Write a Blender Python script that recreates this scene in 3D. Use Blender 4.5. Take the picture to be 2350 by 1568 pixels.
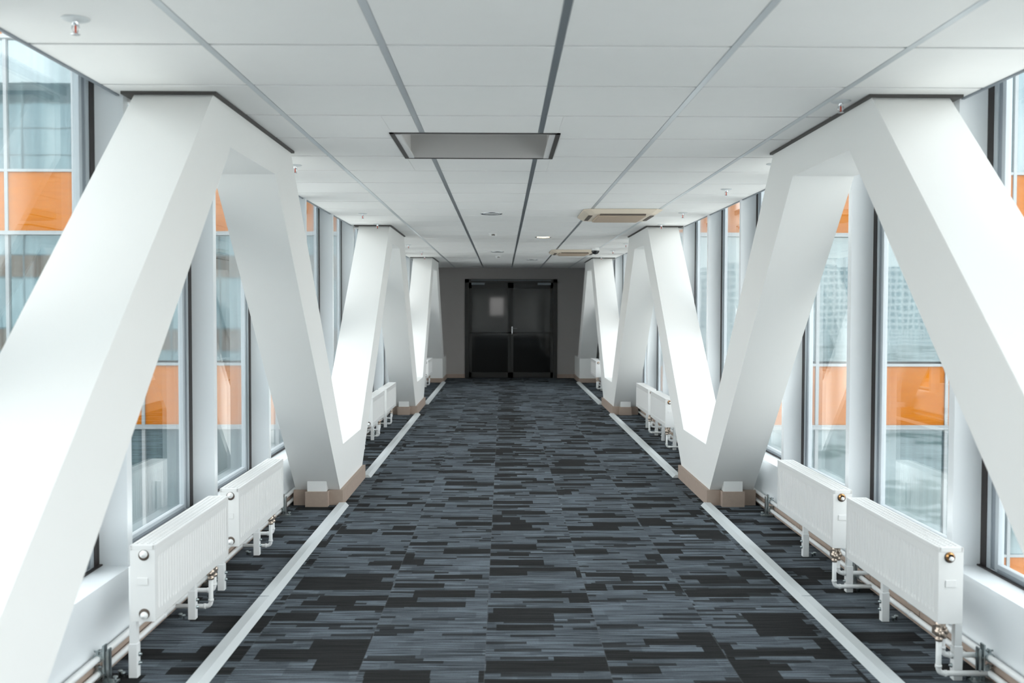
import bpy, bmesh, math, random
from mathutils import Vector, Matrix
random.seed(7)
S = bpy.context.scene
for o in list(bpy.data.objects): bpy.data.objects.remove(o, do_unlink=True)

# ------------------------------------------------------------------ camera
CAMH = 1.437
cam_d = bpy.data.cameras.new('camera'); cam = bpy.data.objects.new('camera', cam_d)
S.collection.objects.link(cam); S.camera = cam
cam_d.sensor_width = 36.0; cam_d.lens = 2246.8/2350*36.0
cam_d.clip_start = .05; cam_d.clip_end = 3000
PIT, YAW, ROLL = .0319, .0095, .0021
fw = Vector((math.sin(YAW)*math.cos(PIT), math.cos(YAW)*math.cos(PIT), -math.sin(PIT)))
rt = Vector((math.cos(YAW), -math.sin(YAW), 0)); up = rt.cross(fw)
c_, s_ = math.cos(ROLL), math.sin(ROLL)
rt2 = rt*c_ + up*s_; up2 = up*c_ - rt*s_
R = Matrix((rt2, up2, -fw)).transposed()
cam.matrix_world = Matrix.Translation((0, 0, CAMH)) @ R.to_4x4()
cam_d.dof.use_dof = True; cam_d.dof.focus_distance = 7.6; cam_d.dof.aperture_fstop = 3.2

# ------------------------------------------------------------------ view
S.view_settings.view_transform = 'Standard'; S.view_settings.look = 'None'
S.view_settings.gamma = 1; S.view_settings.use_curve_mapping = False
S.view_settings.exposure = 0.26

# ------------------------------------------------------------------ node helper
class NT:
    def __init__(s, tree): s.t = tree; s.N = tree.nodes; s.L = tree.links
    def n(s, typ, **kw):
        nd = s.N.new(typ)
        ins = kw.pop('ins', {})
        for k, v in kw.items(): setattr(nd, k, v)
        for k, v in ins.items(): s.put(nd.inputs[k], v)
        return nd
    def put(s, sock, v):
        if isinstance(v, bpy.types.NodeSocket): s.L.new(v, sock)
        else: sock.default_value = v
    def m(s, op, a, b=0.0, c=0.0):
        nd = s.N.new('ShaderNodeMath'); nd.operation = op
        s.put(nd.inputs[0], a); s.put(nd.inputs[1], b); s.put(nd.inputs[2], c)
        return nd.outputs[0]
    def mix(s, f, a, b):
        nd = s.N.new('ShaderNodeMix'); nd.data_type = 'RGBA'
        s.put(nd.inputs[0], f); s.put(nd.inputs[6], a); s.put(nd.inputs[7], b)
        return nd.outputs[2]
    def xyz(s, x, y=0.0, z=0.0):
        nd = s.N.new('ShaderNodeCombineXYZ'); s.put(nd.inputs[0], x); s.put(nd.inputs[1], y); s.put(nd.inputs[2], z)
        return nd.outputs[0]
    def rnd(s, v):
        nd = s.N.new('ShaderNodeTexWhiteNoise'); nd.noise_dimensions = '3D'; s.put(nd.inputs['Vector'], v); return nd.outputs['Value']
    def noise(s, v, scale=1.0, detail=2.0, rough=.5):
        nd = s.N.new('ShaderNodeTexNoise'); s.put(nd.inputs['Vector'], v)
        nd.inputs['Scale'].default_value = scale; nd.inputs['Detail'].default_value = detail; nd.inputs['Roughness'].default_value = rough
        return nd.outputs[0]
    def ramp(s, f, pts):
        nd = s.N.new('ShaderNodeValToRGB'); s.put(nd.inputs[0], f)
        e = nd.color_ramp.elements
        while len(e) < len(pts): e.new(.5)
        for el, (p, c) in zip(e, pts): el.position = p; el.color = (*c, 1) if len(c) == 3 else c
        return nd.outputs[0]

# ------------------------------------------------------------------ world: hazy bright sky with soft clouds
W = bpy.data.worlds.new('sky'); S.world = W; W.use_nodes = True
t = NT(W.node_tree); t.N.clear()
tc = t.n('ShaderNodeTexCoord'); sp = t.n('ShaderNodeSeparateXYZ', ins={0: tc.outputs['Generated']})
z = sp.outputs[2]
base = t.ramp(t.m('ADD', t.m('MULTIPLY', z, .5), .5), [(0, (.50, .50, .49)), (.49, (.74, .74, .73)), (.505, (.98, .975, .96)), (.62, (.80, .88, .95)), (1, (.76, .86, .96))])
cl = t.noise(t.xyz(t.m('MULTIPLY', sp.outputs[0], 1.0), sp.outputs[1], t.m('MULTIPLY', z, 2.2)), 2.6, 5, .55)
cf = t.ramp(cl, [(.40, (0, 0, 0)), (.60, (1, 1, 1))])
skyc = t.mix(t.m('MULTIPLY', cf, t.m('GREATER_THAN', z, 0.0)), base, (1.0, .99, .975, 1))
bg = t.n('ShaderNodeBackground', ins={0: skyc, 1: 4.4}); wo = t.n('ShaderNodeOutputWorld'); t.L.new(bg.outputs[0], wo.inputs[0])

# ------------------------------------------------------------------ materials
MATS = {}
def new_mat(name):
    m = bpy.data.materials.new(name); m.use_nodes = True; tt = NT(m.node_tree); tt.N.clear()
    MATS[name] = m
    return m, tt, tt.n('ShaderNodeOutputMaterial')
def simple(name, col, rough=.5, metal=0.0, var=.03, scale=6.0, bump=0.0, bscale=300.0, spec=.5):
    m, t, out = new_mat(name)
    b = t.n('ShaderNodeBsdfPrincipled'); tc = t.n('ShaderNodeTexCoord')
    nz = t.noise(tc.outputs['Object'], scale, 3, .6)
    f = t.m('ADD', t.m('MULTIPLY', nz, var*2), 1-var)
    mul = t.n('ShaderNodeVectorMath', operation='SCALE'); mul.inputs[0].default_value = col; t.L.new(f, mul.inputs['Scale'])
    t.L.new(mul.outputs[0], b.inputs['Base Color'])
    b.inputs['Roughness'].default_value = rough; b.inputs['Metallic'].default_value = metal
    b.inputs['Specular IOR Level'].default_value = spec
    if bump:
        bn = t.n('ShaderNodeBump', ins={'Strength': bump, 'Distance': .001}); t.L.new(t.noise(tc.outputs['Object'], bscale, 2), bn.inputs['Height']); t.L.new(bn.outputs[0], b.inputs['Normal'])
    t.L.new(b.outputs[0], out.inputs[0]); return m
simple('plaster_white', (.83, .83, .815), .62, var=.012, scale=1.5, bump=.15, bscale=180)
simple('sill_white', (.80, .83, .85), .28, var=.01)
simple('paint_white', (.80, .80, .79), .38, var=.008)
simple('grille_white', (.76, .76, .75), .5, var=.008)
simple('pipe_white', (.86, .865, .86), .32, var=.02, scale=20)
simple('tile_grey', (.90, .895, .88), .9, var=.015, scale=9, bump=.4, bscale=500)
simple('bar_metal', (.55, .59, .62), .30, .75, var=.02)
simple('gap_dark', (.22, .225, .23), .8)
simple('dark_strip', (.06, .055, .052), .6)
simple('gasket_black', (.018, .012, .012), .5)
simple('frame_light', (.44, .48, .51), .35, .2)
simple('frame_groove', (.24, .27, .30), .4, .3)
simple('fin_white', (.78, .81, .83), .4, var=.01)
simple('plinth_brown', (.40, .31, .255), .7, var=.10, scale=30)
simple('duct_white', (.66, .69, .70), .45)
simple('door_black', (.016, .015, .0135), .35)
simple('door_pane', (.013, .0125, .011), .035, var=.0, spec=.38)
simple('chrome', (.75, .76, .78), .2, 1.0)
simple('brass', (.62, .33, .13), .3, 1.0, var=.15, scale=60)
simple('zinc', (.40, .45, .46), .32, .9, var=.25, scale=50)
simple('valve_metal', (.52, .43, .36), .3, .9, var=.25, scale=80)
simple('cream_plastic', (.76, .66, .54), .5)
simple('intake_tan', (.50, .40, .31), .6)
simple('slot_dark', (.10, .075, .06), .6)
simple('black_gloss', (.01, .01, .011), .08)
simple('red_glass', (.65, .07, .02), .2)
simple('hatch_white', (.62, .60, .585), .6)
simple('hatch_lip', (.74, .73, .72), .5)
simple('end_wall_dimmed', (.42, .395, .385), .75, var=.02, scale=2)  # dimness of the windowless corridor end is put into this wall colour
simple('facade_metal', (.24, .26, .27), .4, .3)
simple('facade_core', (.10, .11, .12), .5)  # dark body behind the panes and panels
simple('concrete_pale', (.60, .62, .62), .8)

def glass_like(name, tint, f0, refl=(1, 1, 1)):
    m, t, out = new_mat(name)
    lw = t.n('ShaderNodeLayerWeight', ins={0: .5})
    p = t.m('POWER', lw.outputs['Facing'], 4.4)
    f = t.m('ADD', t.m('MULTIPLY', p, 1-f0), f0)
    tr = t.n('ShaderNodeBsdfTransparent', ins={0: (*tint, 1)}); gl = t.n('ShaderNodeBsdfGlossy', ins={0: (*refl, 1), 'Roughness': .0})
    mx = t.n('ShaderNodeMixShader'); t.L.new(f, mx.inputs[0]); t.L.new(tr.outputs[0], mx.inputs[1]); t.L.new(gl.outputs[0], mx.inputs[2])
    t.L.new(mx.outputs[0], out.inputs[0]); return m
glass_like('window_glass', (.975, .99, .985), .035)

def facade_glass(name, dif, g, fac):
    m, t, out = new_mat(name)
    tc = t.n('ShaderNodeTexCoord')
    nz = t.noise(tc.outputs['Object'], .9, 2)
    sx = t.n('ShaderNodeSeparateXYZ', ins={0: tc.outputs['Object']})
    st = t.noise(t.xyz(t.m('MULTIPLY', sx.outputs[0], 5.0), 0.0, t.m('MULTIPLY', sx.outputs[2], .25)), 1.6, 2)
    dcol = t.mix(t.ramp(st, [(.42, (0, 0, 0)), (.62, (1, 1, 1))]), (*dif, 1), (dif[0]*1.5, dif[1]*1.45, dif[2]*1.4, 1))
    d = t.n('ShaderNodeBsdfDiffuse', ins={0: dcol})
    bp = t.n('ShaderNodeBump', ins={'Strength': .05, 'Distance': .02}); t.L.new(nz, bp.inputs['Height'])
    gl = t.n('ShaderNodeBsdfGlossy', ins={0: (*g, 1), 'Roughness': .015}); t.L.new(bp.outputs[0], gl.inputs['Normal'])
    mx = t.n('ShaderNodeMixShader', ins={0: fac}); t.L.new(d.outputs[0], mx.inputs[1]); t.L.new(gl.outputs[0], mx.inputs[2])
    t.L.new(mx.outputs[0], out.inputs[0]); return m
facade_glass('facade_glass', (.046, .072, .080), (.80, .93, .97), .16)
facade_glass('lightened_facade_glass', (.26, .36, .40), (.82, .93, .97), .25)  # lightened copy of the facade glass, so the reflected block looks bright
def orange_mat():
    m, t, out = new_mat('orange_panel')
    tc = t.n('ShaderNodeTexCoord'); sx = t.n('ShaderNodeSeparateXYZ', ins={0: tc.outputs['Object']})
    nz = t.noise(t.xyz(t.m('MULTIPLY', sx.outputs[0], 1.2), 0.0, t.m('MULTIPLY', sx.outputs[2], 9.0)), 1.5, 3)
    col = t.mix(nz, (.27, .075, .002, 1), (.38, .125, .004, 1))
    b = t.n('ShaderNodeBsdfPrincipled', ins={'Base Color': col, 'Roughness': .06, 'Specular IOR Level': .12})
    t.L.new(b.outputs[0], out.inputs[0])
orange_mat()

def carpet():
    m, t, out = new_mat('carpet')
    tc = t.n('ShaderNodeTexCoord'); sx = t.n('ShaderNodeSeparateXYZ', ins={0: tc.outputs['Object']})
    x, y = sx.outputs[0], sx.outputs[1]
    T = .5
    tx = t.m('FLOOR', t.m('DIVIDE', t.m('ADD', x, .07), T)); ty = t.m('FLOOR', t.m('DIVIDE', y, T))
    def layer(h, w, thr, seed):
        r = t.m('FLOOR', t.m('DIVIDE', t.m('ADD', y, t.m('MULTIPLY', t.rnd(t.xyz(tx, seed, 3.1)), .2)), h))
        off = t.m('MULTIPLY', t.rnd(t.xyz(r, tx, seed)), 3.7)
        b = t.m('FLOOR', t.m('ADD', t.m('DIVIDE', x, w), off))
        v = t.rnd(t.xyz(r, b, t.m('ADD', t.m('MULTIPLY', tx, .37), seed)))
        return v, t.m('LESS_THAN', v, thr)
    vA, dA = layer(.083, .26, .15, 1.3)
    vB, dB = layer(.125, .31, .11, 5.7)
    vC, dC = layer(.031, .20, .16, 9.2)
    dark = t.m('MAXIMUM', t.m('MAXIMUM', dA, dB), t.m('MULTIPLY', dC, .8))
    # fine woven streaks running across the corridor
    fine = t.noise(t.xyz(t.m('MULTIPLY', x, 3.0), t.m('MULTIPLY', y, 95.0), tx), 1.0, 2, .7)
    pin = t.noise(t.xyz(t.m('MULTIPLY', x, 2.2), t.m('MULTIPLY', y, 210.0), t.m('ADD', tx, 7.0)), 1.0, 1, .5)
    fine = t.m('ADD', t.m('MULTIPLY', fine, .62), t.m('MULTIPLY', pin, .38))
    stre = t.ramp(fine, [(.42, (0, 0, 0)), (.60, (1, 1, 1))])
    spk = t.noise(t.xyz(x, y, 0.0), 300.0, 2, .8)
    spk = t.m('ADD', t.m('MULTIPLY', spk, 2.4), -.2)
    bright = t.m('ADD', .35, t.m('MULTIPLY', vA, .45))
    bright = t.m('ADD', bright, t.m('MULTIPLY', vC, .35))
    lit = t.m('MULTIPLY', t.m('ADD', t.m('MULTIPLY', stre, .85), .12), bright)
    col = t.mix(t.m('MINIMUM', lit, 1.0), (.020, .0225, .026, 1), (.215, .252, .290, 1))
    dk = t.mix(stre, (.015, .015, .0148, 1), (.032, .033, .034, 1))
    col = t.mix(dark, col, dk)
    # tile joints
    fx = t.m('FRACT', t.m('DIVIDE', t.m('ADD', x, .07), T))
    jx = t.m('LESS_THAN', t.m('MINIMUM', fx, t.m('SUBTRACT', 1.0, fx)), .0042)
    col = t.mix(t.m('MULTIPLY', jx, .30), col, (.12, .13, .14, 1))
    sc = t.n('ShaderNodeVectorMath', operation='SCALE'); t.L.new(col, sc.inputs[0]); t.L.new(spk, sc.inputs['Scale'])
    bp = t.n('ShaderNodeBump', ins={'Strength': .5, 'Distance': .004}); t.L.new(t.m('ADD', stre, spk), bp.inputs['Height'])
    b = t.n('ShaderNodeBsdfPrincipled', ins={'Roughness': .95, 'Specular IOR Level': .12}); t.L.new(sc.outputs[0], b.inputs['Base Color']); t.L.new(bp.outputs[0], b.inputs['Normal'])
    t.L.new(b.outputs[0], out.inputs[0])
carpet()
def ground_mat():
    m, t, out = new_mat('ground')
    tc = t.n('ShaderNodeTexCoord')
    a = t.noise(tc.outputs['Object'], .07, 6, .65)
    col = t.ramp(a, [(.36, (.07, .10, .085)), (.43, (.14, .17, .14)), (.47, (.50, .49, .47)), (.65, (.72, .72, .70))])  # pale greys raised to bounce daylight up onto the corridor ceiling
    b = t.n('ShaderNodeBsdfPrincipled', ins={'Base Color': col, 'Roughness': .9}); t.L.new(b.outputs[0], out.inputs[0])
ground_mat()
def tower_mat():
    m, t, out = new_mat('tower_wall_hazed')
    tc = t.n('ShaderNodeTexCoord'); sx = t.n('ShaderNodeSeparateXYZ', ins={0: tc.outputs['Object']})
    x, z = sx.outputs[0], sx.outputs[2]
    hi = t.m('GREATER_THAN', z, 7.0)
    def grid(px, pz, wx, wz):
        a = t.m('GREATER_THAN', t.m('FRACT', t.m('DIVIDE', x, px)), wx); b = t.m('GREATER_THAN', t.m('FRACT', t.m('DIVIDE', z, pz)), wz)
        return t.m('MULTIPLY', a, b)
    g = t.m('ADD', t.m('MULTIPLY', hi, grid(2.6, 3.0, .35, .40)), t.m('MULTIPLY', t.m('SUBTRACT', 1.0, hi), grid(1.5, 1.6, .5, .5)))
    col = t.mix(g, (.95, .95, .94, 1), (.34, .44, .47, 1))  # near-white walls stand in for distance haze
    b = t.n('ShaderNodeBsdfPrincipled', ins={'Base Color': col, 'Roughness': .8}); t.L.new(b.outputs[0], out.inputs[0])
tower_mat()
def emis(name, col, st):
    m, t, out = new_mat(name)
    e = t.n('ShaderNodeEmission', ins={0: (*col, 1), 1: st}); t.L.new(e.outputs[0], out.inputs[0])
emis('lamp_warm', (1.0, .78, .42), 14.0)

# ------------------------------------------------------------------ mesh helpers
class MB:
    def __init__(s): s.v = []; s.f = []; s.sm = []
    def add(s, vs, fs, smooth=False):
        k = len(s.v); s.v += [tuple(v) for v in vs]; s.f += [tuple(i+k for i in f) for f in fs]; s.sm += [smooth]*len(fs); return s
    def box(s, a, b):
        x0, x1 = sorted((a[0], b[0])); y0, y1 = sorted((a[1], b[1])); z0, z1 = sorted((a[2], b[2]))
        return s.add([(x0, y0, z0), (x1, y0, z0), (x1, y1, z0), (x0, y1, z0), (x0, y0, z1), (x1, y0, z1), (x1, y1, z1), (x0, y1, z1)],
                     [(0, 3, 2, 1), (4, 5, 6, 7), (0, 1, 5, 4), (1, 2, 6, 5), (2, 3, 7, 6), (3, 0, 4, 7)])
    def cbox(s, a, b, c=.004):          # box with chamfered edges
        x0, x1 = sorted((a[0], b[0])); y0, y1 = sorted((a[1], b[1])); z0, z1 = sorted((a[2], b[2]))
        bm = bmesh.new(); bmesh.ops.create_cube(bm, size=1)
        for v in bm.verts: v.co = Vector(((x0+x1)/2+v.co.x*(x1-x0), (y0+y1)/2+v.co.y*(y1-y0), (z0+z1)/2+v.co.z*(z1-z0)))
        bmesh.ops.bevel(bm, geom=bm.edges[:], offset=c, segments=2, profile=.6, affect='EDGES')
        bm.verts.index_update(); s.add([v.co[:] for v in bm.verts], [[v.index for v in f.verts] for f in bm.faces]); bm.free(); return s
    def ring(s, pts, rad, n=14, caps=True):   # tube through points
        P = [Vector(p) for p in pts]; rr = rad if isinstance(rad, (list, tuple)) else [rad]*len(P)
        vs = []; ref = None
        for i, p in enumerate(P):
            d = (P[min(i+1, len(P)-1)]-P[max(i-1, 0)]).normalized()
            if ref is None: ref = d.orthogonal().normalized()
            ref = (ref-d*ref.dot(d)).normalized(); q = d.cross(ref)
            for j in range(n):
                a = 2*math.pi*j/n; vs.append(p+(ref*math.cos(a)+q*math.sin(a))*rr[i])
        fs = [(i*n+j, i*n+(j+1) % n, (i+1)*n+(j+1) % n, (i+1)*n+j) for i in range(len(P)-1) for j in range(n)]
        k = len(s.v); s.add(vs, fs, True)
        if caps: s.f += [tuple(k+j for j in range(n))[::-1], tuple(k+(len(P)-1)*n+j for j in range(n))]; s.sm += [False, False]
        return s
    def pipe(s, pts, rad, bend=.022, n=14):   # tube with rounded corners
        P = [Vector(p) for p in pts]; out = [P[0]]
        for i in range(1, len(P)-1):
            a = (P[i-1]-P[i]).normalized(); b = (P[i+1]-P[i]).normalized()
            p0, p2 = P[i]+a*bend, P[i]+b*bend
            for q in range(6):
                u = q/5; out.append(p0*(1-u)**2+P[i]*2*u*(1-u)+p2*u*u)
        out.append(P[-1]); return s.ring(out, rad, n)
    def lathe(s, c, axis, prof, n=24):       # prof: (distance along axis, radius)
        c = Vector(c); ax = Vector(axis).normalized()
        u = ax.orthogonal().normalized(); w = ax.cross(u); vs = []
        for d, r in prof:
            for j in range(n):
                a = 2*math.pi*j/n; vs.append(c+ax*d+(u*math.cos(a)+w*math.sin(a))*max(r, 1e-5))
        fs = [(i*n+j, i*n+(j+1) % n, (i+1)*n+(j+1) % n, (i+1)*n+j) for i in range(len(prof)-1) for j in range(n)]
        return s.add(vs, fs, True)
    def prismX(s, poly, x0, x1):             # poly in (y,z), extruded in x
        n = len(poly); vs = [(x0, y, z) for y, z in poly]+[(x1, y, z) for y, z in poly]
        return s.add(vs, [tuple(range(n)), tuple(range(2*n-1, n-1, -1))]+[(i, (i+1) % n, n+(i+1) % n, n+i) for i in range(n)])
    def prismY(s, poly, y0, y1):             # poly in (x,z)
        n = len(poly); vs = [(x, y0, z) for x, z in poly]+[(x, y1, z) for x, z in poly]
        return s.add(vs, [tuple(range(n)), tuple(range(2*n-1, n-1, -1))]+[(i, (i+1) % n, n+(i+1) % n, n+i) for i in range(n)])
    def build(s, name, mat, parent=None, origin=None, bevel=0):
        o0 = Vector(origin) if origin else (parent_world(parent) if parent else Vector((0, 0, 0)))
        me = bpy.data.meshes.new(name); me.from_pydata([tuple(Vector(v)-o0) for v in s.v], [], s.f)
        me.polygons.foreach_set('use_smooth', s.sm); me.update()
        bm = bmesh.new(); bm.from_mesh(me)
        bmesh.ops.recalc_face_normals(bm, faces=bm.faces[:])
        bm.to_mesh(me); bm.free()
        me.materials.append(MATS[mat])
        ob = bpy.data.objects.new(name, me); S.collection.objects.link(ob)
        if parent: ob.parent = parent
        else: ob.location = o0
        if bevel:
            md = ob.modifiers.new('bevel', 'BEVEL'); md.width = bevel; md.segments = 2; md.limit_method = 'ANGLE'; md.angle_limit = .6
        return ob
ORIG = {}
def parent_world(p):
    o = Vector((0, 0, 0))
    while p is not None: o = o+p.location; p = p.parent
    return o
def tag(o, label=None, cat=None, group=None, kind=None):
    if label: o['label'] = label
    if cat: o['category'] = cat
    if group: o['group'] = group
    if kind: o['kind'] = kind
    return o
def empty(name, loc, label=None, cat=None, group=None, kind=None):
    o = bpy.data.objects.new(name, None); S.collection.objects.link(o); o.location = loc; o.empty_display_size = .1
    return tag(o, label, cat, group, kind)
KIDS = {}
def copy_tree(o, parent=None):
    c = o.copy(); S.collection.objects.link(c); c.parent = parent
    for ch in [q for q in bpy.data.objects if q.parent == o]: copy_tree(ch, c)
    return c

CEIL = 2.335
YEND = 20.75; YBACK = -13.8; YFAC = 18.3
XIN = {-1: -1.198, 1: 1.533}
SIDE = {-1: 'left', 1: 'right'}
def XO(s, o): return XIN[s]+s*o          # o metres outwards from the inner face of the trusses

# ------------------------------------------------------------------ setting: floor, walls, ceiling
tag(MB().box((-2.3, YBACK, -.3), (2.6, YEND+.3, 0)).build('floor', 'carpet'), 'charcoal and blue-grey streaked carpet tiles along the corridor', 'floor', kind='structure')
roof = MB().box((-2.3, YBACK, 2.85), (2.6, YEND+.3, 3.1))
tag(roof.build('ceiling', 'concrete_pale'), 'roof slab hidden above the suspended ceiling', 'ceiling', kind='structure')

HX0, HX1, HY0, HY1 = -.565, .280, 5.0, 5.82     # recessed opening in the ceiling
def subtract(r):
    x0, x1, y0, y1 = r
    if x1 <= HX0 or x0 >= HX1 or y1 <= HY0 or y0 >= HY1: return [r]
    out = []
    if x0 < HX0: out.append((x0, HX0, y0, y1))
    if x1 > HX1: out.append((HX1, x1, y0, y1))
    a, b = max(x0, HX0), min(x1, HX1)
    if y0 < HY0: out.append((a, b, y0, HY0))
    if y1 > HY1: out.append((a, b, HY1, y1))
    return out
CX0, CX1 = -1.605, 1.932
xs = [CX0, -1.01, -.41, .19, .79, 1.39, CX1]
k0 = 3.359
ys = [YBACK]+[k0+.6*k for k in range(-28, 30) if YBACK+.1 < k0+.6*k < YEND-.05]+[YEND]
tl = MB(); back = MB(); bars = MB()
for i in range(6):
    for j in range(len(ys)-1):
        gx = .0125
        for (x0, x1, y0, y1) in subtract((xs[i]+(gx if i else 0), xs[i+1]-(gx if i < 5 else 0), ys[j]+(.011 if j else 0), ys[j+1]-.011)):
            if x1-x0 < .05 or y1-y0 < .03: continue
            c = .002; zb, zr, zt = CEIL, CEIL+.002, CEIL+.016
            tl.add([(x0+c, y0+c, zb), (x1-c, y0+c, zb), (x1-c, y1-c, zb), (x0+c, y1-c, zb), (x0, y0, zr), (x1, y0, zr), (x1, y1, zr), (x0, y1, zr), (x0, y0, zt), (x1, y0, zt), (x1, y1, zt), (x0, y1, zt)],
                   [(0, 3, 2, 1), (0, 1, 5, 4), (1, 2, 6, 5), (2, 3, 7, 6), (3, 0, 4, 7), (4, 5, 9, 8), (5, 6, 10, 9), (6, 7, 11, 10), (7, 4, 8, 11), (8, 9, 10, 11)])
tag(tl.build('ceiling', 'tile_grey'), 'suspended ceiling of square pale grey tiles', 'ceiling', kind='structure')
for (x0, x1, y0, y1) in subtract((CX0, CX1, YBACK, YEND)): back.box((x0, y0, CEIL+.0065), (x1, y1, CEIL+.03))
tag(back.build('trim_1', 'gap_dark'), 'dark backing seen in the joints between ceiling tiles', 'trim', kind='structure')
n = 2
for xb in xs[1:-1]:
    b = MB()
    for (x0, x1, y0, y1) in subtract((xb-.0125, xb+.0125, YBACK, YEND)): b.box((x0, y0, CEIL-.001), (x1, y1, CEIL+.012))
    tag(b.build('trim_%d' % n, 'bar_metal'), 'long metal ceiling grid bar running down the corridor', 'trim', kind='structure'); n += 1
for s in (-1, 1):
    xe = CX0 if s < 0 else CX1
    tag(MB().box((xe, YBACK, CEIL-.006), (xe+s*.012, YFAC, CEIL+.04)).build('trim_%d' % n, 'frame_groove'), 'grey edge angle of the ceiling on the %s window side' % SIDE[s], 'trim', kind='structure'); n += 1

for s in (-1, 1):
    xw = XO(s, .382); xo = XO(s, .575)
    w = MB().box((xw, YBACK, 0), (xo, YFAC, .325))
    w.box((xw-s*.004, YBACK, .325), (xo, YFAC, .35))                 # sill board
    w.box((XO(s, .500), YBACK, 2.80), (xo, YFAC, 2.85)); w.box((XO(s, .418), YBACK, CEIL+.03), (XO(s, .432), YFAC, 2.85))   # window head, and an unseen board added to keep daylight out of the ceiling void
    w.box((xw, YFAC, 0), (xo, YEND, 2.85))                           # solid wall inside the end building
    tag(w.build('wall_%s' % SIDE[s], 'sill_white'), 'white %s side wall with low smooth panel and deep window sill' % SIDE[s], 'wall', kind='structure')
    bb = MB().box((xw, YBACK, 0), (xw-s*.014, YFAC+1.2, .085))
    o = tag(bb.build('baseboard_%s' % SIDE[s], 'plinth_brown'), 'brown tiled baseboard along the %s wall' % SIDE[s], 'baseboard', kind='structure')
    MB().ring([(xw-s*.012, YBACK, .092), (xw-s*.012, YFAC+1.2, .092)], .008, 8).build('top_bead', 'pipe_white', o)
    jt = MB()
    y = 2.6
    while y < 18:
        jt.box((xw-s*.013, y, .002), (xw-s*.0148, y+.003, .084)); y += .6
    jt.build('joint', 'slot_dark', o)

# end wall, and the far end behind the camera
ew = MB().box((-2.3, YEND, 0), (-.80, YEND+.2, 2.85)); ew.box((1.155, YEND, 0), (2.6, YEND+.2, 2.85)); ew.box((-.80, YEND, 2.095), (1.155, YEND+.2, 2.85))
tag(ew.build('wall_end', 'end_wall_dimmed'), 'end wall painted grey to stand for dimness, around the dark double door', 'wall', kind='structure')
bb = MB().box((-1.58, YEND, 0), (-.80, YEND-.015, .083)); bb.box((1.155, YEND, 0), (1.915, YEND-.015, .083))
tag(bb.build('baseboard_end', 'plinth_brown'), 'brown baseboard on the end wall beside the door', 'baseboard', kind='structure')
bw = MB().box((-2.3, YBACK-.2, 0), (-.72, YBACK, 2.85)); bw.box((.05, YBACK-.2, 0), (2.6, YBACK, 2.85)); bw.box((-.72, YBACK-.2, 2.15), (.05, YBACK, 2.85)); bw.box((-.72, YBACK-.2, 0), (.05, YBACK, 1.15))
tag(bw.build('wall_back', 'plaster_white'), 'white wall closing the bridge behind the viewpoint', 'wall', kind='structure')

# ------------------------------------------------------------------ side windows: one per bay between white fins
PITCH = 1.26; F0 = 4.14; ZS, ZT = .35, 2.80
wn = 1; tn = n
def make_window(s, y0, y1, name):
    w = empty(name, (XO(s, .52), y0, ZS), kind='structure')
    g0, g1 = XO(s, .523), XO(s, .535)
    fl = MB(); gr = MB(); gk = MB()
    f0 = XO(s, .515); f1 = XO(s, .54)
    gk.box((XO(s, .512), y1-.048, ZS), (XO(s, .56), y1, ZT))
    gk.box((XO(s, .500), y0, ZS), (XO(s, .56), y0+.01, ZT)); gk.box((XO(s, .498), y0, ZS), (XO(s, .515), y1, ZS+.006))
    fl.box((f0, y1-.080, ZS+.006), (f1, y1-.048, ZT)); gr.box((XO(s, .520), y1-.118, ZS+.006), (f1, y1-.080, ZT)); fl.box((f0, y1-.145, ZS+.006), (f1, y1-.118, ZT))
    fl.box((f0, y0+.01, ZS+.006), (f1, y0+.06, ZT)); 
    fl.box((f0, y0+.06, ZS+.022), (f1, y1-.145, ZS+.040)); gr.box((XO(s, .512), y0+.06, ZS+.006), (f1, y1-.145, ZS+.022))
    fl.box((f0, y0+.06, ZT-.03), (f1, y1-.145, ZT))
    MB().box((g0, y0+.055, ZS+.035), (g1, y1-.140, ZT-.025)).build('glass_pane', 'window_glass', w)
    fl.build('window_frame', 'frame_light', w); gr.build('frame_groove', 'frame_groove', w); gk.build('gasket', 'gasket_black', w)
    return w
for s in (-1, 1):
    first = make_window(s, F0-PITCH+.055, F0, 'window_%d' % wn)
    fin = MB().box((XO(s, .392), F0, ZS), (XO(s, .560), F0+.055, ZT)).build('trim_%d' % tn, 'fin_white', origin=(XO(s, .45), F0, ZS))
    tag(fin, 'white vertical fin between windows on the %s side' % SIDE[s], 'trim', kind='structure'); tn += 1
    tag(first, 'tall window in the %s glazed wall' % SIDE[s], 'window'); wn += 1
    for k in range(1, 12):
        c = copy_tree(first); c.location.y += PITCH*k; c.name = 'window_%d' % wn; wn += 1
        f = fin.copy(); S.collection.objects.link(f); f.location.y += PITCH*k; f.name = 'trim_%d' % tn; tn += 1
    f = fin.copy(); S.collection.objects.link(f); f.location.y -= PITCH; f.name = 'trim_%d' % tn; tn += 1
    c = make_window(s, YBACK, F0-PITCH, 'window_%d' % wn); tag(c, 'window strip behind the viewpoint on the %s side' % SIDE[s], 'window'); wn += 1

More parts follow.
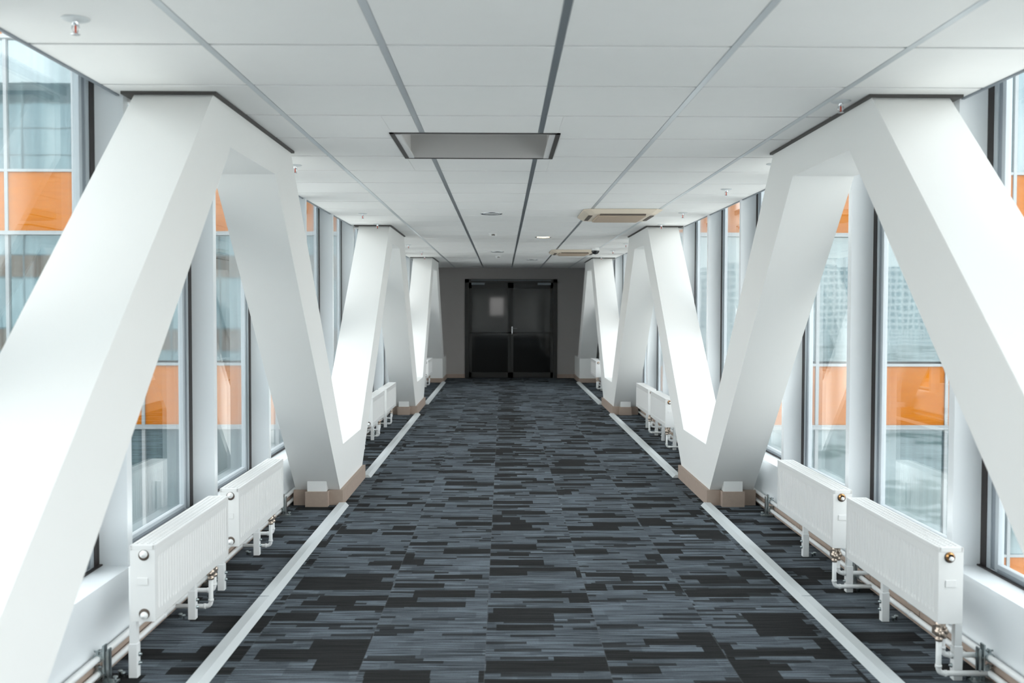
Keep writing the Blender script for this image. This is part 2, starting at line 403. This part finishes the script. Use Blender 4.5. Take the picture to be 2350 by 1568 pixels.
# ------------------------------------------------------------------ A-shaped truss frames
TH = .325
def frame(s, prm, label, first=False, last=False):
    T0, T1, h0, h1, pm, pnf, pbf, nn, nb, nm = prm
    zt, hz, zn, zb = CEIL-.012, 2.150, .43, .11
    poly = [(pm, 0), (pm, zn), (pnf, zn), (T0, zt), (T1, zt), (nn, zn), (nm, zn), (nm, 0), (nb, 0), (nb, zb), (h1, hz), (h0, hz), (pbf, zb), (pbf, 0)]
    r = empty('truss_frame', ((XO(s, TH/2)), (T0+T1)/2, 0), label, 'truss')
    MB().prismX(poly, XO(s, 0), XO(s, TH)).build('cladding', 'plaster_white', r)
    MB().box((XO(s, -.016), T0-.016, zt), (XO(s, TH+.05), T1+.016, CEIL+.002)).build('shadow_gap', 'dark_strip', r)
    MB().box((XO(s, TH+.012), T0+.10, zt-.01), (XO(s, TH+.075), T0+.2, CEIL-.003)).build('ceiling_packer', 'paint_white', r)
    e = .024
    if not last:
        p = MB().box((XO(s, -e), nb-e, 0), (XO(s, 0), nm, .112)); p.box((XO(s, 0), nb-e, 0), (XO(s, TH+.012), nb, .112))
        tag(p.build('plinth', 'plinth_brown', r), 'brown tiled plinth')
    if not first:
        p = MB().box((XO(s, -e), pm, 0), (XO(s, 0), pbf+e, .112)); p.box((XO(s, 0), pbf, 0), (XO(s, TH+.012), pbf+e, .112))
        tag(p.build('plinth', 'plinth_brown', r), 'brown tiled plinth')
    if not last:
        a, b = (.075, .240)
        bx = MB().cbox((XO(s, a+.012), nb-.075, .10), (XO(s, b-.012), nb+.12, .195), .004); fb = bx.build('foot_block', 'plaster_white', r)
        q = MB().box((XO(s, a), nb-.088, 0), (XO(s, b), nb+.02, .112)); tag(q.build('block_plinth', 'plinth_brown', fb), 'brown tile plinth of block')
    else:
        fb = MB().box((XO(s, -.004), 19.42, 0), (XO(s, .381), YEND-.002, .485)).build('foot_block', 'plaster_white', r)
        q = MB().box((XO(s, -.024), 19.40, 0), (XO(s, .381), 19.42, .085)); q.box((XO(s, -.024), 19.42, 0), (XO(s, -.004), YEND-.016, .085)); tag(q.build('block_plinth', 'plinth_brown', fb), 'brown tile plinth of block')
    return r
for s in (-1, 1):
    sd = SIDE[s]
    frame(s, (4.085, 5.572, 4.345, 5.19, 1.49, 2.03, 2.20, 7.34, 7.195, 7.79), 'large white A-shaped truss frame nearest the camera on the %s' % sd, first=True)
    frame(s, (10.40, 11.90, 10.68, 11.41, 7.79, 8.25, 8.335, 13.72, 13.47, 14.10), 'white A-shaped truss frame standing halfway down the %s side' % sd)
    frame(s, (16.66, 18.20, 16.98, 17.78, 14.10, 14.68, 14.86, 19.98, 19.78, 20.70), 'farthest white A-shaped truss frame on the %s, next to the end wall' % sd, last=True)

# floor cable ducts between the truss feet
for s in (-1, 1):
    for (a, b, w) in ((2.23, 7.168, 'in the foreground, nearest the camera'), (8.362, 13.443, 'in the middle of the corridor between truss feet'), (14.887, 19.398, 'at the far end before the door')):
        xi = XO(s, -.070); xo = XO(s, .002)
        d = MB().prismY([(xo, 0), (xo, .022), (XO(s, -.046), .024), (xi, .0)], a, b)
        o = tag(d.build('cable_duct', 'duct_white', origin=(xi, (a+b)/2, 0)), 'pale floor cable duct on the %s, %s' % (SIDE[s], w), 'cable duct', 'floor cable ducts')
        if a < 3:
            MB().box((XO(s, -.047), 4.8, .0225), (xo, 4.803, .0246)).build('joint', 'frame_groove', o)

# ------------------------------------------------------------------ radiators
def make_radiator(s, Y0):
    L = 1.0; zb, zt = .243, .537
    r = empty('radiator', (XO(s, .175), Y0+L/2, 0))
    tag(r, 'x', 'radiator', 'low white panel radiators along the windows')
    xf = XO(s, .130); xb = XO(s, .222)
    # corrugated front and back panels
    def panel(xp, d):
        m = MB(); N = 29; pitch = (L-.06)/N; cols = [(Y0+.004, 0), (Y0+.03, 0)]
        for i in range(N):
            a = Y0+.03+i*pitch
            cols += [(a+pitch*.18, 0), (a+pitch*.34, 1), (a+pitch*.66, 1), (a+pitch*.82, 0)]
        cols += [(Y0+L-.03, 0), (Y0+L-.004, 0)]
        rows = [(zb+.003, 0), (zb+.034, 0), (zb+.050, 1), (zt-.060, 1), (zt-.046, 0), (zt-.016, 0)]
        vs = [(xp+d*.0035*(1-c*w), y, z) if False else (xp+d*(.0042*c*w), y, z) for z, w in rows for y, c in cols]
        nc = len(cols)
        fs = [(i*nc+j, i*nc+j+1, (i+1)*nc+j+1, (i+1)*nc+j) for i in range(len(rows)-1) for j in range(nc-1)]
        k = len(vs); vs += [(xp+d*.012, y, z) for z in (zb+.003, zt-.016) for y in (Y0+.004, Y0+L-.004)]
        fs += [(k, k+1, k+3, k+2)]
        m.add(vs, fs)
        m.box((xp+d*.006, Y0+.004, zb+.003), (xp+d*.014, Y0+L-.004, zt-.016))
        return m
    panel(xf, s).build('front_panel', 'paint_white', r)
    panel(xb, -s).build('rear_panel', 'paint_white', r)
    # sheet casing ends, top frame
    for ya, yb in ((Y0, Y0+.0035), (Y0+L-.0035, Y0+L)):
        ec = MB().cbox((xf-s*.0015, ya, zb), (xb+s*.0015, yb, zt-.001), .001).build('end_cover', 'paint_white', r)
        if ya == Y0:
            xm = (xf+xb)/2
            MB().cbox((xm-.020, Y0-.003, .385), (xm+.020, Y0, .412), .001).build('name_plate', 'paint_white', ec)
    g = MB()
    g.cbox((xf-s*.002, Y0-.001, zt-.018), (xf+s*.010, Y0+L+.001, zt), .002); g.cbox((xb+s*.002, Y0-.001, zt-.018), (xb-s*.010, Y0+L+.001, zt), .002)
    g.cbox((xf-s*.001, Y0-.001, zt-.018), (xb+s*.001, Y0+.016, zt), .002); g.cbox((xf-s*.001, Y0+L-.016, zt-.018), (xb+s*.001, Y0+L+.001, zt), .002)
    for i in range(47):
        yy = Y0+.020+i*.0206; g.box((xf+s*.008, yy, zt-.008), (xb-s*.008, yy+.011, zt-.0015))
    for q in (.25, .5, .75):
        xq = xf+(xb-xf)*q; g.box((xq-.003, Y0+.01, zt-.010), (xq+.003, Y0+L-.01, zt-.0012))
    gg = g.build('top_grille', 'grille_white', r)
    MB().box((xf+s*.006, Y0+.003, zt-.030), (xb-s*.006, Y0+L-.003, zt-.026)).build('convector', 'grille_white', r)
    # plugs on the near end face
    xm = xf+(xb-xf)*.44
    def plug(zc, recess, brass):
        ring = MB().lathe((xm, Y0-.0004, zc), (0, -1, 0), [(0, .0205), (.0012, .0205), (.0012, .0), (.0, .0)], 28).build('plug_hole', 'slot_dark', r)
        k = MB().lathe((xm, Y0-.0014, zc+(.0045 if recess else -.006)), (0, -1, 0), [(0, .0148), (.006, .0142), (.010, .011), (.011, .005), (.014, .0045), (.0145, 0)] if not brass else [(0, .016), (.004, .0165), (.008, .0125), (.011, .0105)], 28)
        tag(k.build('plug', 'brass' if brass else 'pipe_white', ring), 'brass plug' if brass else 'white plug')
        if brass: MB().lathe((xm+.001, Y0-.0118, zc-.002), (0, -1, 0), [(0, .0085), (.006, .0082), (.0075, .004), (.0078, 0)], 20).build('plug_cap', 'pipe_white', ring)
    plug(zt-.038, True, s > 0)
    if s < 0: plug(zb+.030, False, False)
    # stands
    for yy, fr in ((Y0+.08, 0), (Y0+.80, 1)):
        xl = XO(s, .240); m = MB()
        m.cbox((xl-.0145, yy-.0145, .13), (xl+.0145, yy+.0145, zt-.10), .002)
        m.cbox((xl-.0175, yy-.0175, .0), (xl+.0175, yy+.0175, .135), .003)
        m.box((XO(s, .222), yy-.010, zt-.14), (XO(s, .250), yy+.010, zt-.128)); m.box((XO(s, .222), yy-.010, zb+.04), (XO(s, .250), yy+.010, zb+.052))
        lg = m.build('stand_leg', 'pipe_white', r)
        for zz in (.055, .090):
            MB().lathe((xl-s*.017, yy, zz), (-s, 0, 0), [(0, .0), (0, .0085), (.005, .0085), (.006, .005), (.012, .0045), (.012, 0)], 10).build('bolt', 'zinc', lg)
        for bx_, by_ in ((.282, -.004), (.302, .016)):
            MB().lathe((XO(s, bx_), yy+by_, 0), (0, 0, 1), [(0, .0), (0, .005), (.014, .0045), (.015, .010), (.020, .009), (.021, 0)], 10).build('floor_bolt', 'zinc', lg)
    # connecting pipes and valve
    if s < 0: A = (XO(s, .176), Y0+.87); B = (XO(s, .176), Y0+.925)
    else: A = (XO(s, .152), Y0+.04); B = (XO(s, .182), Y0+.075)
    xw = XO(s, .345)
    for (xx, yy), zz, xe, nm in ((A, .038, XO(s, .3405), 'return_pipe'), (B, .098, XO(s, .3405), 'supply_pipe')):
        p = MB().pipe([(xe, yy, zz), (xx, yy, zz), (xx, yy, .200)], .0105, .026)
        p.ring([(xx, yy, zz+.024), (xx, yy, zz+.034)], .0128, 14); p.ring([(xx+s*.024, yy, zz), (xx+s*.034, yy, zz)], .0128, 14)
        p.build(nm, 'pipe_white', r)
        v = MB().lathe((xx, yy, .165), (0, 0, 1), [(0, .0), (0, .014), (.012, .015), (.014, .011), (.024, .012), (.026, .017), (.042, .017), (.046, .011), (.060, .013), (.078, .013), (.078, 0)], 12)
        v.lathe((xx-.0, yy, .198), (0, -1, 0), [(0, .009), (.02, .009), (.022, .012), (.028, .012), (.028, 0)], 10)
        if nm == 'return_pipe': v.box((xx-.012, yy, .185), (xx+.012, yy+.05 if s < 0 else yy+.035, .215))
        v.build('valve', 'valve_metal', r)
    return r
NAMES = {(-1, 0, 0): 'closest to the camera on the left, its end face showing two round plugs', (-1, 0, 1): 'second on the left, behind the closest one and before the first truss foot',
         (1, 0, 0): 'closest to the camera on the right, with brass plug on its end', (1, 0, 1): 'second on the right, behind the closest one and before the first truss foot',
         (-1, 1, 0): 'half hidden behind the first left truss foot, nearer of that pair', (-1, 1, 1): 'beside the second left truss foot, farther of that pair',
         (1, 1, 0): 'half hidden behind the first right truss foot, nearer of that pair', (1, 1, 1): 'beside the second right truss foot, farther of that pair',
         (-1, 2, 1): 'small in the distance at the far left end of corridor', (1, 2, 1): 'small in the distance at the far right end of corridor',
         (-1, 2, 0): 'nearer of the last pair hidden on the left', (1, 2, 0): 'nearer of the last pair on the right'}
for s in (-1, 1):
    y0 = 3.722 if s < 0 else 3.684
    p = make_radiator(s, y0)
    for k in range(3):
        for j in range(2):
            if k == 2 and j == 0: continue
            o = p if (k, j) == (0, 0) else copy_tree(p)
            if o is not p: o.location.y = p.location.y+6.27*k+1.19*j
            o['label'] = 'white radiator '+NAMES[(s, k, j)]

# heating pipes on the walls
for s in (-1, 1):
    for zz, nm, oo in ((.098, 'upper', .362), (.038, 'lower', .362)):
        x = XO(s, oo-.0)
        m = MB().ring([(XO(s, .352), YBACK+.05, zz), (XO(s, .352), YEND-1.4, zz)], .0125, 12)
        for y in (3.70, 5.05, 6.85):
            m.ring([(XO(s, .352), y-.6, zz), (XO(s, .352), y-.585, zz)], .0145, 12)
        tag(m.build('heating_pipe', 'pipe_white', origin=(XO(s, .352), 3, zz)), '%s white heating pipe running along the %s baseboard' % (nm, SIDE[s]), 'pipe')
    def clamp(y):
        c = empty('pipe_clamp', (XO(s, .33), y, 0))
        a = MB().box((XO(s, .325), y-.012, .01), (XO(s, .331), y+.020, .150)); a.box((XO(s, .308), y-.012, .01), (XO(s, .314), y+.020, .135)); a.box((XO(s, .308), y-.002, .03), (XO(s, .331), y+.004, .125)); a.box((XO(s, .28), y-.02, 0), (XO(s, .36), y+.03, .008))
        a.build('bracket', 'zinc', c)
        for zz in (.038, .098):
            q = MB()
            for i in range(12):
                t0, t1 = math.pi*2*i/12, math.pi*2*(i+1)/12
                pts = [(XO(s, .352)+rr*math.cos(tt), yy, zz+rr*math.sin(tt)) for rr in (.0135, .0185) for tt in (t0, t1) for yy in (y-.01, y+.014)]
                q.add(pts, [(0, 1, 3, 2), (4, 6, 7, 5), (0, 4, 5, 1), (2, 3, 7, 6), (0, 2, 6, 4), (1, 5, 7, 3)])
            q.box((XO(s, .348), y-.008, zz+.017), (XO(s, .356), y+.012, zz+.032)); q.ring([(XO(s, .337), y+.002, zz+.026), (XO(s, .367), y+.002, zz+.026)], .004, 8)
            q.box((XO(s, .322), y-.008, zz-.004), (XO(s, .340), y+.012, zz+.004))
            q.build('ring', 'zinc', c)
        b = MB().ring([(XO(s, .288), y+.004, .006), (XO(s, .288), y+.004, .026)], .004, 8); b.ring([(XO(s, .288), y+.004, .022), (XO(s, .288), y+.004, .028)], .010, 8)
        b.build('bolt', 'zinc', c)
        return c
    c0 = clamp(3.73); 
    for y, w in ((3.73, 'in the foreground corner beside the nearest radiator'), (5.09, 'below the gap between the two near radiators'), (6.80, 'just before the first truss foot'), (11.35, 'under the pair of distant radiators')):
        c = c0 if y == 3.73 else copy_tree(c0)
        c.location.y = y
        tag(c, 'zinc pipe clamp on the %s, %s' % (SIDE[s], w), 'pipe clamp', 'pipe clamps on the floor')

# ------------------------------------------------------------------ double door in the end wall
d = empty('door_1', (.175, YEND, 0), 'dark double door with glazed leaves in the end wall', 'door', kind='structure')
x0, x1 = -.80, 1.155; xc = .168; yf = YEND-.02
fr = MB().box((x0, yf, 0), (x0+.085, YEND+.1, 2.095)); fr.box((x1-.085, yf, 0), (x1, YEND+.1, 2.095)); fr.box((x0, yf, 2.02), (x1, YEND+.1, 2.095)); fr.box((x0, YEND+.06, 0), (x1, YEND+.12, 2.095))
fr.build('door_frame', 'door_black', d)
for a, b, nm in ((x0+.088, xc-.003, 'l'), (xc+.003, x1-.088, 'r')):
    m = MB(); fw_ = .085; yl = YEND-.008
    m.box((a, yl, .01), (a+fw_-.03, YEND+.04, 2.015)); m.box((b-fw_+.03, yl, .01), (b, YEND+.04, 2.015)); m.box((a, yl, .01), (b, YEND+.04, .12)); m.box((a, yl, 1.90), (b, YEND+.04, 2.015)); m.box((a, yl, .945), (b, YEND+.04, .975))
    lf = m.build('door_leaf', 'door_black', d)
    for z0_, z1_ in ((.12, .945), (.975, 1.90)): MB().box((a+fw_-.031, YEND+.012, z0_), (b-fw_+.031, YEND+.02, z1_)).build('door_pane', 'door_pane', lf)
    ca = (a+.05, a+.33) if nm == 'l' else (b-.33, b-.05)
    tag(MB().cbox((ca[0], yl-.045, 1.975), (ca[1], yl, 2.018), .004).build('door_closer', 'frame_groove', lf), 'grey door closer box')
    if nm == 'r':
        h = MB().box((a+.018, yl-.006, .93), (a+.036, yl, 1.09)); h.ring([(a+.027, yl-.005, 1.055), (a+.027, yl-.05, 1.055), (a+.13, yl-.05, 1.055)], .006, 8)
        h.lathe((a+.027, yl-.006, .945), (0, -1, 0), [(0, .012), (.008, .012), (.008, 0)], 12)
        tag(h.build('door_handle', 'chrome', lf), 'chrome lever handle')
tag(MB().box((x0+.13, yf-.006, 2.066), (x1-.13, yf, 2.078)).build('closer_rail', 'frame_groove', d), 'thin grey rail')

# ------------------------------------------------------------------ ceiling fittings
# recessed opening
h = empty('ceiling_recess', (-.14, 5.41, CEIL), 'square unlit recessed box cut into the ceiling near the camera', 'ceiling recess')
m = MB(); zt = CEIL+.36
m.box((HX0+.01, HY0, CEIL), (HX0+.022, HY1, zt)); m.box((HX1-.022, HY0, CEIL), (HX1-.01, HY1, zt)); m.box((HX0+.01, HY0+.01, CEIL), (HX1-.01, HY0+.022, zt)); m.box((HX0+.01, HY1-.022, CEIL), (HX1-.01, HY1-.01, zt)); m.box((HX0, HY0, zt), (HX1, HY1, zt+.02))
m.build('box', 'hatch_white', h)
m = MB(); e = .03
m.box((HX0+.012, HY0+.012, CEIL-.002), (HX0+.012+e, HY1-.012, CEIL+.008)); m.box((HX1-.012-e, HY0+.012, CEIL-.002), (HX1-.012, HY1-.012, CEIL+.008)); m.box((HX0+.012, HY0+.012, CEIL-.002), (HX1-.012, HY0+.03, CEIL+.008))
m.build('lip', 'hatch_lip', h)
m = MB(); e = .012
m.box((HX0-e, HY0-e, CEIL-.004), (HX0+.012, HY1+.004, CEIL+.003)); m.box((HX1-.012, HY0-e, CEIL-.004), (HX1+e, HY1+.004, CEIL+.003)); m.box((HX0-e, HY0-e, CEIL-.004), (HX1+e, HY0+.012, CEIL+.003)); m.box((HX0-e, HY1-.010, CEIL-.004), (HX1+e, HY1+.004, CEIL+.003))
m.build('edge_frame', 'dark_strip', h)

def cassette():
    cx, cy = 1.066, 9.08; a, b = .35, .43
    r = empty('air_conditioner', (cx, cy, CEIL))
    def octo(a, b, c, z): return [(cx-a+c, cy-b, z), (cx+a-c, cy-b, z), (cx+a, cy-b+c, z), (cx+a, cy+b-c, z), (cx+a-c, cy+b, z), (cx-a+c, cy+b, z), (cx-a, cy+b-c, z), (cx-a, cy-b+c, z)]
    rings = [octo(a, b, .06, CEIL-.002), octo(a, b, .06, CEIL-.010), octo(a-.05, b-.05, .05, CEIL-.042), octo(a-.10, b-.10, .02, CEIL-.044)]
    vs = sum(rings, []); fs = [tuple(range(8)), tuple(range(31, 23, -1))]
    for k in range(3):
        for j in range(8): fs.append((k*8+j, k*8+(j+1) % 8, (k+1)*8+(j+1) % 8, (k+1)*8+j))
    MB().add(vs, fs).build('casing', 'cream_plastic', r)
    # air slots with open flaps, set just under the sloping rim
    sl = MB(); z = CEIL-.036
    sl.box((cx-a*.58, cy-b+.048, z-.016), (cx+a*.58, cy-b+.100, z+.01)); sl.box((cx-a*.58, cy+b-.090, z-.012), (cx+a*.58, cy+b-.055, z+.01))
    sl.box((cx-a+.055, cy-b*.55, z-.012), (cx-a+.090, cy+b*.55, z+.01)); sl.box((cx+a-.090, cy-b*.55, z-.012), (cx+a-.055, cy+b*.55, z+.01))
    tag(sl.build('air_slot', 'slot_dark', r), 'dark air outlet slots')
    g = MB()
    g.cbox((cx-.215, cy-.29, CEIL-.058), (cx+.215, cy+.29, CEIL-.040), .006)
    for i in range(22): yy = cy-.27+i*.025; g.box((cx-.20, yy, CEIL-.061), (cx+.20, yy+.012, CEIL-.056))
    g.build('intake_grille', 'intake_tan', r)
    return r
c1 = cassette(); tag(c1, 'cream ceiling air conditioner cassette, nearer and larger one on the right', 'air conditioner', 'ceiling cassettes')
c2 = copy_tree(c1); c2.location.y = 14.88; c2['label'] = 'farther small cream ceiling air conditioner cassette beside the black dome camera'

def sprinkler():
    r = empty('sprinkler', (0, 0, CEIL))
    MB().lathe((0, 0, CEIL), (0, 0, -1), [(0, .040), (.002, .042), (.005, .036), (.008, .020), (.008, 0)], 24).build('cover_plate', 'duct_white', r)
    b = MB().lathe((0, 0, CEIL-.006), (0, 0, -1), [(0, .009), (.014, .010), (.016, .007), (.018, 0)], 14)
    for q in (-1, 1): b.ring([(q*.009, 0, CEIL-.020), (q*.012, 0, CEIL-.032), (q*.004, 0, CEIL-.046)], .002, 6)
    b.lathe((0, 0, CEIL-.046), (0, 0, -1), [(0, .004), (.002, .014), (.003, .014), (.0032, 0)], 14)
    b.build('body', 'chrome', r)
    tag(MB().ring([(0, 0, CEIL-.020), (0, 0, CEIL-.046)], [.0035, .003], 8).build('glass_bulb', 'red_glass', r), 'red glass bulb')
    return r
sp0 = sprinkler()
SPR = [(-1.321, 3.066, 'nearest the camera at the top left corner'), (1.446, 4.209, 'beside the crown of the nearest right truss frame'), (1.65, 6.0, 'just behind the nearest right truss frame'), (1.65, 7.25, 'second behind the nearest right truss frame'),
       (1.65, 9.0, 'right side, level with the nearer air conditioner'), (1.65, 10.22, 'touching the front of the middle right truss crown'), (1.65, 13.15, 'right side, just behind the middle truss frame'), (1.65, 14.7, 'right side, behind the dome camera'), (1.65, 16.45, 'in front of the farthest right truss crown'),
       (-1.29, 6.12, 'half hidden behind the nearest left truss frame'), (-1.305, 9.16, 'left side, before the middle truss frame'), (-1.31, 10.27, 'touching the front of the middle left truss crown'), (-1.30, 13.53, 'dark looking, left side behind the middle truss frame'), (-1.25, 15.14, 'left side, before the farthest truss frame'), (-1.31, 16.45, 'in front of the farthest left truss crown')]
for i, (x, y, w) in enumerate(SPR):
    o = sp0 if i == 0 else copy_tree(sp0)
    o.location = (x, y, CEIL); tag(o, 'small ceiling sprinkler '+w, 'sprinkler', 'ceiling sprinklers')

def downlight(x, y, lit, label):
    r = empty('downlight', (x, y, CEIL), label, 'ceiling light', 'round recessed downlights')
    MB().lathe((x, y, CEIL), (0, 0, -1), [(0, .105), (.004, .104), (.006, .095), (.003, .080), (-.0, .078)], 32).build('rim', 'chrome', r)
    if lit: MB().lathe((x, y, CEIL-.0022), (0, 0, -1), [(0, .078), (.0, .0)], 24).build('lamp', 'lamp_warm', r)
    else: MB().lathe((x, y, CEIL-.0022), (0, 0, -1), [(0, .078), (.002, .05), (.003, 0)], 24).build('lamp', 'paint_white', r)
    return r
downlight(-.107, 9.13, False, 'unlit round downlight, nearest of the downlights')
downlight(.494, 12.03, True, 'glowing warm yellow round downlight right of centre')
downlight(-.086, 15.06, False, 'faint white round downlight between the two smoke detectors')
downlight(.515, 17.39, False, 'small unlit downlight nearest the door')
def smoke(x, y, label):
    r = empty('smoke_detector', (x, y, CEIL), label, 'smoke detector', 'white smoke detectors')
    MB().lathe((x, y, CEIL), (0, 0, -1), [(0, .050), (.010, .050), (.012, .046), (.030, .043), (.036, .036), (.038, 0)], 24).build('housing', 'paint_white', r)
    m = MB(); m.ring([(x+.004, y-.046, CEIL-.021), (x+.004, y-.030, CEIL-.021)], .008, 10)
    m.box((x-.016, y-.0455, CEIL-.028), (x+.024, y-.03, CEIL-.018)); tag(m.build('sensor', 'slot_dark', r), 'dark sensor slot')
smoke(-.116, 11.47, 'white smoke detector on ceiling, nearer of two'); smoke(-.076, 16.24, 'white smoke detector on ceiling, farther one close to the door')
r = empty('dome_camera', (1.33, 14.1, CEIL), 'security camera with black dome hanging beside the far air conditioner', 'security camera')
MB().lathe((1.33, 14.1, CEIL), (0, 0, -1), [(0, .060), (.020, .060), (.026, .058), (.040, .052)], 24).build('base', 'paint_white', r)
tag(MB().lathe((1.33, 14.1, CEIL-.040), (0, 0, -1), [(0, .056), (.006, .058), (.026, .050), (.046, .030), (.054, 0)], 24).build('dome', 'black_gloss', r), 'black glossy dome')

# ------------------------------------------------------------------ outside: building the bridge leads to
def building(name, ysurf, ydir, cols, base_z, label, rows, cat='building', gm='facade_glass'):
    """curtain wall whose outer face is at ysurf and looks towards ydir"""
    r = empty(name, (cols[0][0][0], ysurf, -14), label, cat)
    def Y(d): return ysurf-ydir*d          # d metres into the building
    for xs_, body in cols:
        MB().box((xs_[0]-.3, Y(.14), -14), (xs_[-1]+.3, Y(9.0), body)).build('building_core', 'facade_core', r)
        for i in range(len(xs_)-1):
            a, b = xs_[i], xs_[i+1]
            for (z0, z1, kind) in rows:
                if kind == 'o': MB().box((a+.03, Y(.0), z0), (b-.03, Y(.06), z1)).build('spandrel_panel', 'orange_panel', r)
                else: MB().box((a+.03, Y(.02), z0), (b-.03, Y(.06), z1)).build('glass_pane', gm, r)
        for x in xs_: MB().box((x-.03, Y(-.035), -14), (x+.03, Y(.12), body)).build('mullion', 'facade_metal', r)
        rl = MB()
        for (z0, z1, kind) in rows:
            rl.box((xs_[0], Y(-.03), z1), (xs_[-1], Y(.1), z1+.05))
            if kind == 'o': rl.box((xs_[0], Y(-.075), z0-.075), (xs_[-1], Y(.1), z0-.035)); rl.box((xs_[0], Y(-.045), z0-.035), (xs_[-1], Y(.1), z0))
        rl.build('floor_rail', 'facade_metal', r)
    return r
Z0 = CAMH
rows = [(Z0-5.74, Z0-4.65, 'o'), (Z0-4.60, Z0-2.235, 'g'), (Z0-2.145, Z0-1.04, 'o'), (Z0-.95, Z0+1.38, 'g'), (Z0+1.455, Z0+2.545, 'o'), (Z0+2.60, Z0+4.98, 'g'), (Z0+5.06, Z0+6.15, 'o'), (Z0+6.2, Z0+8.6, 'g'), (Z0-9.3, Z0-5.8, 'g')]
left = [-1.83-1.245*i for i in range(9)][::-1]; left = [x-.0 for x in left]
# mullions measured at -9.2, -7.95, -6.7 on this plane
left = [-6.70+1.245*i for i in range(-4, 4)]+[-1.98]
right = [2.31]+[8.34+1.22*i for i in range(-4, 5)]
building('office_building', YFAC, -1, [(left, 11.0), (right, 11.0)], -14, 'office block with orange spandrel bands that the bridge runs into', rows)
rows2 = [(Z0-5.5, Z0-2.2, 'g'), (Z0-2.1, Z0-1.0, 'o'), (Z0-.92, Z0+1.58, 'g'), (Z0+1.66, Z0+2.76, 'o'), (Z0+2.82, Z0+5.3, 'g'), (Z0+5.36, Z0+6.5, 'g'), (Z0+6.56, Z0+7.85, 'g'), (Z0+7.9, Z0+9.2, 'g'), (Z0+9.25, Z0+10.5, 'g')]
building('office_building', YBACK-.02, 1, [([-32+2.5*i for i in range(12)]+[-2.35], 13.0)], -14, 'office block at the near end of the bridge seen only as a reflection', rows2, gm='lightened_facade_glass')
tw = MB().box((92, -402, -14), (196, -418, 21.0)); tw.box((100, -402.5, 21), (112, -416, 23.0)); tw.box((140, -402.5, 21), (150, -416, 22.6))
tag(tw.build('apartment_tower', 'tower_wall_hazed', origin=(140, -410, -14)), 'wide haze-paled apartment block with window grid reflected in the right facade', 'building')
gp = MB().box((-900, -900, -14.3), (900, 600, -14.0))
tag(gp.build('ground', 'ground'), 'green and grey ground far below the bridge', 'ground', kind='structure')
